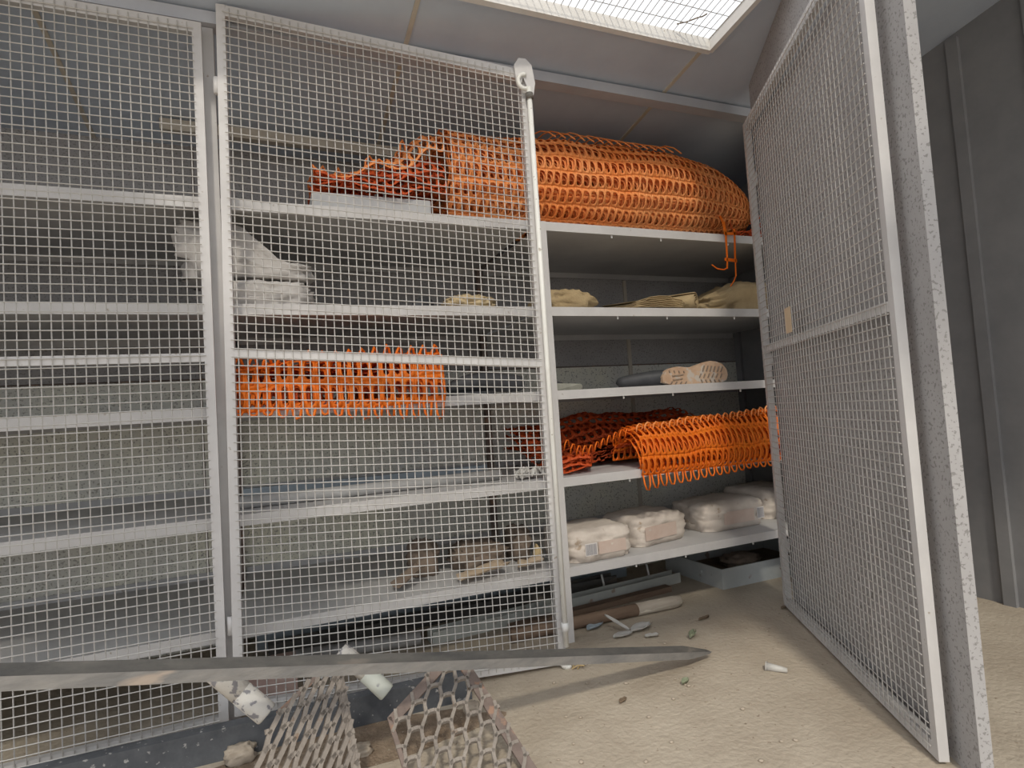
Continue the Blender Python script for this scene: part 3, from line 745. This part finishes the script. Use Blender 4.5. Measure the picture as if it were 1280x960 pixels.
scrap('cardboard_scrap', 'torn cardboard piece lying before the dark brown rags', 'cardboard', (0.80, 0.06, ZE), 0.22, 0.08, 0.15, 0.12, 'card', 3)
scrap('cardboard_scrap', 'small torn cardboard piece close to the shelf post among rags', 'cardboard', (1.02, 0.07, ZE), 0.11, 0.07, -0.3, 0.2, 'card', 5)
scrap('cardboard_scrap', 'narrow torn cardboard strip beside the tall brown rag', 'cardboard', (0.50, 0.13, ZE), 0.14, 0.07, 0.5, 0.35, 'litter', 6)
lf = MB()
c = atY(672, 690, 0.10)
lf.grid(lambda u, v: (c[0] + (v-0.5)*0.05*math.sin(math.pi*min(.97, max(.03, u))) + 0.01*math.sin(3*u), 0.10 + 0.02*(2*v-1)**2, ZE + 0.012 + 0.085*u), 9, 4)
lf.build('tmp', 'leaf')
o = bpy.data.objects['tmp']; o.name = 'dry_leaf'; tag(rebase(o), 'curled yellow dry leaf standing upright among brown rags', 'leaf')
for p in o.data.polygons: p.use_smooth = True
o.modifiers.new('thickness', 'SOLIDIFY').thickness = 0.0015

# ------------------------------------------------------------------ under the lowest shelf
def channel(name, label, p0, p1, wd, ht, m_, cat='profile', t=0.004):
    p0 = np.array(p0, float); p1 = np.array(p1, float); ax = unit(p1-p0); sd = unit(np.cross(ax, (0,0,1))); up = np.array((0,0,1.0))
    g = MB()
    sec = [(-wd/2, 0), (wd/2, 0), (wd/2, ht), (wd/2-t, ht), (wd/2-t, t), (-wd/2+t, t), (-wd/2+t, ht), (-wd/2, ht)]
    g.prism([p0 + sd*a + up*b for a, b in sec], p1-p0)
    tag(rebase(g.build(name, m_)), label, cat)
pa = atZ(700, 772, 0.0); pb = atZ(846, 730, 0.0)
channel('steel_channel', 'long pale grey steel channel on the floor pointing at the tray', (0.62, 0.33, 0.0), (2.07, 0.46, 0.0), 0.07, 0.055, 'profile')
channel('steel_channel', 'blue-grey steel channel lying furthest back under the lowest shelf', (-0.10, 0.70, 0.0), (1.9, 0.74, 0.0), 0.08, 0.09, 'blue_grey')
channel('steel_channel', 'dark steel channel between the blue-grey and pale channels', (-0.05, 0.56, 0.0), (1.75, 0.60, 0.0), 0.06, 0.06, 'steel_dark')
g = MB().tube([(0.05, 0.42, 0.03), (0.58, 0.33, 0.03)], 0.028, 12)
tag(rebase(g.build('pipe', 'pipe', None, True)), 'grey pipe on the floor running behind the ajar gate', 'pipe')
for i, (bx, by) in enumerate(((1.62, 0.50), (1.93, 0.53))):
    g = MB().tube([(bx-0.004, by-0.01, 0.0), (bx, by-0.01, 0.05), (bx-0.012, by-0.012, 0.105)], 0.006, 8)
    tag(rebase(g.build('threaded_rod', 'bolt', None, True)), 'short pale threaded rod sticking up behind the pale steel channel', 'rod', 'threaded rods behind the channel')
g = MB(); a = np.array((0.95, 0.10, 0.02)); b = np.array((2.0, 0.395, 0.02))
g.bar((0.98, 0.265, 0.014), (1.93, 0.345, 0.014), (0,0,1), 0.028, 0.05)
tag(rebase(g.build('wooden_plank', 'wood')), 'thin brown wooden plank along the pale steel channel', 'plank')
q0 = atZ(715, 779, 0.03); q1 = atZ(852, 750, 0.03)
dq_ = unit(q1-q0)
pole = thing('wooden_pole', 'round greyed wooden pole with worn pale tip on the floor', 'pole', ((q0+q1)/2*np.array((1,1,0))))
MB().tube([q0 - dq_*0.3, q0, q1 - dq_*0.10], 0.028, 12).build('shaft', 'wood', pole, True)
MB().tube([q1 - dq_*0.26, q1 - dq_*0.05, q1 - dq_*0.012, q1], [0.0292, 0.0292, 0.024, 0.010], 12).build('worn_tip', 'wood_grey', pole, True)
# tray frame
tx0, tx1, ty0, ty1, tz = 2.165, 2.94, 0.195, 0.68, 0.105
tray = thing('metal_tray', 'shallow grey metal tray on the floor under the lowest shelf', 'tray', ((tx0+tx1)/2, (ty0+ty1)/2, 0))
for nm, bx in (('tray_side', (tx0, tx1, ty0, ty0+0.008)), ('tray_side', (tx0, tx1, ty1-0.008, ty1)), ('tray_side', (tx0, tx0+0.008, ty0+0.008, ty1-0.008)), ('tray_side', (tx1-0.008, tx1, ty0+0.008, ty1-0.008))):
    MB().box(*bx, 0.0, tz).build(nm, 'tray', tray)
MB().box(tx0+0.008, tx1-0.008, ty0+0.008, ty1-0.008, 0.0, 0.02).build('tray_bottom', 'leaf_dark', tray)
for bx in (tx0 - 0.012,):
    MB().tube([(tx0, 0.36, 0.06), (tx0-0.010, 0.36, 0.06)], 0.012, 10).build('rivet', 'tray', tray)
lump('dirt_clod', 'litter', (2.52, 0.44, 0), (0.14, 0.10, 0.075), 'lump of dark dirt lying in the metal tray', 'dirt', 71, 0.25, 2.5, 0.9, 0.021, nu=26, nv=16)
g = MB().box(-0.12, 0.055, 0.10, 0.25, 0.0, 0.115)
o = g.build('cardboard_box', 'pink'); tag(rebase(o), 'small pinkish brown box on the floor behind the gate', 'box')
bv = o.modifiers.new('soft', 'BEVEL'); bv.width = 0.004; bv.segments = 2

# ------------------------------------------------------------------ navy kerb beam in front of the gate
kb = MB()
k0 = np.array((-1.3, -0.215, 0)); k1 = np.array((0.62, -0.262, 0))
sec = [(0,0),(0.045,0),(0.045,0.012),(0.012,0.012),(0.012,0.083),(0.045,0.083),(0.045,0.095),(0,0.095)]
kb.prism([k0 + np.array((0, a, b)) for a, b in sec], k1 - k0)
tag(rebase(kb.build('steel_beam', 'navy')), 'worn navy painted steel beam on the floor along the gate foot', 'beam')

# ------------------------------------------------------------------ long steel angle bar
T0 = atZ(889, 819, 0.012); T1 = atY(278, 838, -0.78)
ax = unit(T1 - T0); T1 = T1 + ax*0.75
sd = unit(np.cross(ax, (0, 0, 1.0)));
if sd[1] > 0: sd = -sd                                   # towards the camera
upb = unit(np.cross(ax, sd));
if upb[2] < 0: upb = -upb
f1 = unit(-upb*1.0 + sd*0.25); f2 = unit(upb*0.55 - sd*0.85)   # lower flange and upper flange
ab = thing('angle_bar', 'long weathered steel angle bar propped across the gate foot', 'bar', (T0 + T1)/2 * np.array((1,1,0)))
th = 0.006; wl_, wu = 0.027, 0.031
tip = T0 + f1*0.0
def flange(fa, wd, nm, mm):
    nrm = unit(np.cross(ax, fa))
    s0 = T0 + ax*0.14
    poly = [T0 + ax*0.0, s0 + fa*wd*0.92, T0 + ax*0.3 + fa*wd, T1 + fa*wd, T1, s0]
    poly = [T0, T0 + ax*0.02 + fa*wd*0.35, s0 + fa*wd*0.95, T1 + fa*wd, T1]
    MB().prism(poly, nrm*th).build(nm, mm, ab)
T0 = T0 + np.array((0, 0, 0.014))
flange(f1, wl_*0.98, 'lower_flange', 'steel_bar'); flange(f2, wu, 'upper_flange', 'steel_dark')

# ------------------------------------------------------------------ paint-peeled poles
def ppole(label, a, b, r, m_end):
    a = np.array(a, float); b = np.array(b, float); dd = unit(b-a); L_ = np.linalg.norm(b-a)
    t = thing('painted_pole', label, 'pole', (b[0], b[1], 0))
    MB().tube([a, a + dd*0.02, b - dd*L_*0.45], [r*0.8, r, r], 14).build('shaft', 'peeling', t, True)
    MB().tube([b - dd*L_*0.45, b - dd*0.004, b], [r*1.01, r*1.01, r*0.93], 14).build('painted_end', m_end, t, True)
ppole('pale painted pole with peeled end, tip peeking over the angle bar', atY(426, 812, -0.44), atY(484, 866, -0.50), 0.026, 'pole_end')
ppole('paint-peeled pole resting on the narrow expanded metal panel, under the angle bar', atY(262, 833, -0.51), atY(334, 893, -0.55), 0.030, 'peeling')

# ------------------------------------------------------------------ expanded metal panels
def inside(poly, u, v):
    c = False; j = len(poly)-1
    for i in range(len(poly)):
        if (poly[i][1] > v) != (poly[j][1] > v) and u < (poly[j][0]-poly[i][0])*(v-poly[i][1])/(poly[j][1]-poly[i][1]) + poly[i][0]: c = not c
        j = i
    return c
def expanded(label, P0, tilt_dir, outline_px, cw, ch, sw, sd_, flanges, shear=0.0, lean=0.0):
    """P0 point on the plane, tilt_dir = direction down the slope; the X axis lies in the plane"""
    U = np.array((1.0, 0, 0)); U = unit(U + np.array((0, shear, 0))); V = unit(tilt_dir); Nn = unit(np.cross(U, V)); V = np.cross(Nn, U)
    if np.dot(Nn, CAM - P0) < 0: Nn = -Nn
    pts = [atP(x, y, P0, Nn) for x, y in outline_px]
    t = thing('expanded_metal_panel', label, 'metal panel', (np.mean([p[0] for p in pts]), min(p[1] for p in pts), 0.0))
    pu = [(np.dot(p-P0, U), np.dot(p-P0, V)) for p in pts]
    W3 = lambda u, v: P0 + U*(u + lean*v) + V*v
    us = [p[0] for p in pu]; vs_ = [p[1] for p in pu]
    g = MB(); umin = min(us) - abs(lean)*0.5; umin = umin - (umin % cw); n_i = int((max(us)-umin + abs(lean)*0.5)/cw) + 2
    def seg(a, b):
        if inside(pu, (a[0]+b[0])/2 + lean*(a[1]+b[1])/2, (a[1]+b[1])/2): g.bar(W3(*a), W3(*b), Nn, sd_, sw)
    for i in range(n_i):
        u0 = umin + i*cw
        v = min(vs_) - ch; k = 0
        while v < max(vs_) + ch:
            zz = lambda q_: u0 + cw*0.10*math.cos(2*math.pi*(q_ - (0.5*ch if i % 2 else 0) - min(vs_))/ch)
            for s_ in range(6):
                a = v + ch*s_/6; b = v + ch*(s_+1)/6
                seg((zz(a), a), (zz(b), b))
            vb = v + (0.5*ch if i % 2 else 0.0)
            c0 = (u0, vb); pr = (u0 + 0.0, vb)
            for s_ in range(3):
                f0, f1_ = s_/3, (s_+1)/3
                arc = lambda f: (u0 + cw*f, vb - ch*0.10*math.sin(math.pi*f))
                seg(arc(f0), arc(f1_))
            v += ch
    o = g.build('expanded_mesh', 'expanded', t); o['kind'] = 'stuff'
    for (a, b, wd, mm, inw) in flanges:
        A, B = pts[a], pts[b]; e = unit(B-A); ind = unit(np.cross(Nn, e)); cm = sum(pts)/len(pts)
        if np.dot(ind, cm-A) < 0: ind = -ind
        MB().bar(A + ind*inw*wd/2, B + ind*inw*wd/2, ind, wd, 0.008).build('edge_flange', mm, t)
    return t
expanded('wide rusty expanded metal panel with hexagonal openings on the floor', np.array((0.5, -0.50, 0.215)), np.array((0, -0.33, -0.225)),
         [(548, 829), (586, 829), (680, 975), (690, 990), (512, 990), (484, 898)], 0.043, 0.075, 0.0095, 0.012,
         [(1, 2, 0.034, 'rust_dark', 1), (0, 5, 0.030, 'rust_dark', 1), (5, 4, 0.012, 'rust_dark', 1), (0, 1, 0.02, 'rust_dark', 1)], 0.0, -0.35)
expanded('narrow expanded metal panel with slot openings leaning under the angle bar', np.array((0.12, -0.52, 0.30)), np.array((0, -0.16, -0.30)),
         [(398, 840), (428, 840), (455, 985), (318, 985), (322, 935), (345, 890)], 0.026, 0.072, 0.012, 0.014,
         [(1, 2, 0.024, 'expanded', 1), (0, 5, 0.012, 'rust_dark', 1)], 0.25, -0.65)

# ------------------------------------------------------------------ loose dirt
def dirt(label, c, rx, ry, seed):
    g = MB()
    def fn(u, v):
        a = 2*math.pi*u; k = (1 + 0.35*nz(math.cos(a)*1.5, math.sin(a)*1.5, 0, 1, seed) + 0.15*nz(math.cos(a)*6, math.sin(a)*6, 0, 1, seed))*v
        x = c[0] + rx*k*math.cos(a); y = c[1] + ry*k*math.sin(a)
        return (x, y, 0.0006 + 0.007*(1-v**2)*(1 + 0.8*nz(x*14, y*14, 0, 1, seed)))
    g.grid(fn, 48, 14, cu=True)
    o = g.build('dirt', 'dirt', None, True); tag(rebase(o), label, 'dirt'); o['kind'] = 'stuff'
dirt('loose brown dirt drifted along the navy steel beam', (0.16, -0.37, 0), 0.50, 0.13, 3)
# ------------------------------------------------------------------ debris on the floor
def flat(name, label, cat, x, y, L_, W_, rz, m_, seed, tilt=0.0, curl=0.008, leafy=True, group=None, z=0.0):
    p = atZ(x, y, 0.0); return scrap(name, label, cat, (p[0], p[1], z), L_, W_, rz, tilt, m_, seed, curl, group, leafy)
flat('plastic_shard', 'pointed white plastic shard tilted up from the floor near the post', 'plastic scrap', 772, 789, 0.11, 0.03, 2.3, 'film', 3, 0.5)
flat('plastic_shard', 'white plastic scrap lying flat beside the tilted shard', 'plastic scrap', 779, 796, 0.10, 0.05, 0.1, 'film', 4, 0.0)
flat('plastic_shard', 'broad crumpled white plastic scrap under the lowest shelf', 'plastic scrap', 802, 788, 0.12, 0.06, 0.2, 'film', 6, 0.0, 0.014)
flat('plastic_shard', 'small white plastic scrap just off the broad crumpled one', 'plastic scrap', 815, 797, 0.06, 0.03, -0.2, 'film', 7)
flat('plastic_shard', 'bluish plastic scrap in the shade near the shelf post', 'plastic scrap', 744, 786, 0.10, 0.05, 0.3, 'blue_grey', 8, 0.0, 0.012)
flat('dry_leaf', 'dark dry leaf alone in the middle of the open floor', 'leaf', 779, 879, 0.035, 0.018, 0.3, 'leaf_dark', 9)
flat('weed_sprig', 'grey-green weed sprig on the floor beyond the bar tip', 'weed', 866, 797, 0.07, 0.03, 0.6, 'green', 10, 0.0, 0.014)
flat('weed_sprig', 'small dark green weed tuft on the floor past the bar shadow', 'weed', 857, 856, 0.035, 0.02, 0.2, 'green', 11, 0.0, 0.012)
flat('dry_leaf', 'thin dark twiggy leaf near the metal tray', 'leaf', 880, 775, 0.07, 0.012, 0.2, 'leaf_dark', 12)
flat('dry_leaf', 'dark leaf by the foot of the wide open gate', 'leaf', 980, 762, 0.035, 0.016, 0.1, 'leaf_dark', 13)
flat('dry_leaf', 'pair of curled dark leaves at the angle bar underside', 'leaf', 826, 822, 0.05, 0.02, 0.1, 'leaf_dark', 14)
cup = thing('plastic_cup', 'crushed clear plastic cup lying on the open floor', 'cup', atZ(966, 835, 0.0))
c0 = atZ(958, 833, 0.012); c1 = atZ(984, 838, 0.010)
g = MB(); g.tube([c0, (c0+c1)/2, c1], [0.015, 0.012, 0.008], 10, False); o = g.build('cup_wall', 'film', cup, True, 0.001)
g = MB(); g.tube([c0 - unit(c1-c0)*0.002, c0 + unit(c1-c0)*0.002], [0.017, 0.017], 12, False); g.build('rim', 'film', cup, True, 0.001)
# dry stalks by the gate's free corner
for i, (x0, y0, x1, y1) in enumerate(((716,834,724,826),(718,835,732,832),(722,836,738,823),(728,833,735,834),(715,836,731,836))):
    a = atZ(x0, y0, 0.004); b = atZ(x1, y1, 0.004) + np.array((0,0,0.012))
    g = MB().tube([a, (a+b)/2 + np.array((0,0,0.008)), b], 0.0028, 5)
    tag(rebase(g.build('dry_stalk', 'leaf_dark' if i % 2 else 'leaf')), 'dry plant stalk on the floor at the lower gate hook', 'stalk', 'dry stalks by the gate hook')
rg = random.Random(77); base = None
for i in range(46):
    x = rg.uniform(690, 1000); y = rg.uniform(845, 955) if i < 30 else rg.uniform(765, 830)
    p = atZ(x, y, 0.0)
    if base is None:
        g = MB(); g.grid(lambda u, v: (0.010*math.sin(math.pi*v)*math.cos(2*math.pi*u)*(1+0.3*nz(u*3, v*3, 0)), 0.008*math.sin(math.pi*v)*math.sin(2*math.pi*u), 0.005 - 0.005*math.cos(math.pi*v)), 7, 4, cu=True)
        base = g.build('pebble', 'stone', None, True); o = base
    else:
        o = base.copy(); col.objects.link(o)
    s_ = rg.uniform(0.35, 1.0); o.scale = (s_, s_, s_*0.8); o.rotation_euler = (0, 0, rg.uniform(0, 6.28)); o.location = p*S
    tag(o, 'tiny pale pebble scattered on the dusty concrete floor', 'pebble', 'pebbles on the floor')
for i, (x, y, r, lab) in enumerate(((452, 945, 0.035, 'pale broken stone on the floor between the expanded metal panels'), (590, 890, 0.032, 'rounded yellow stone seen through the wide expanded metal panel'), (300, 952, 0.05, 'larger pale stone lying before the navy steel beam'))):
    p = atZ(x, y, 0.0)
    lump('stone', 'stone', (p[0], p[1], 0), (r, r*0.8, r*1.0), lab, 'stone', 80+i, 0.32, 2.6, 0.7, 0.0, nu=20, nv=12)
lump('cloth_scrap', 'pink', (0.86, -0.10, 0), (0.045, 0.03, 0.035), 'small pinkish scrap on the floor behind the gate bottom rail', 'scrap', 91, 0.2, 2.5, 0.9, 0.0, nu=18, nv=10)

# twigs lying on the skylight mesh
for i, (x0, y0, x1, y1) in enumerate(((846,30,872,22),(872,22,884,17),(742,18,752,36))):
    a = atP(x0, y0, np.array((0,0,2.56)), np.array((0,0.148,0.989))); b = atP(x1, y1, np.array((0,0,2.56)), np.array((0,0.148,0.989)))
    g = MB().tube([a, (a+b)/2 + np.array((0.004,0.004,0.0)), b], 0.003, 5)
    tag(rebase(g.build('twig', 'leaf_dark')), 'thin dark twig lying on the skylight wire mesh', 'twig', 'twigs on the skylight mesh')

for o in bpy.data.objects:
    if '_l' in o: del o['_l']
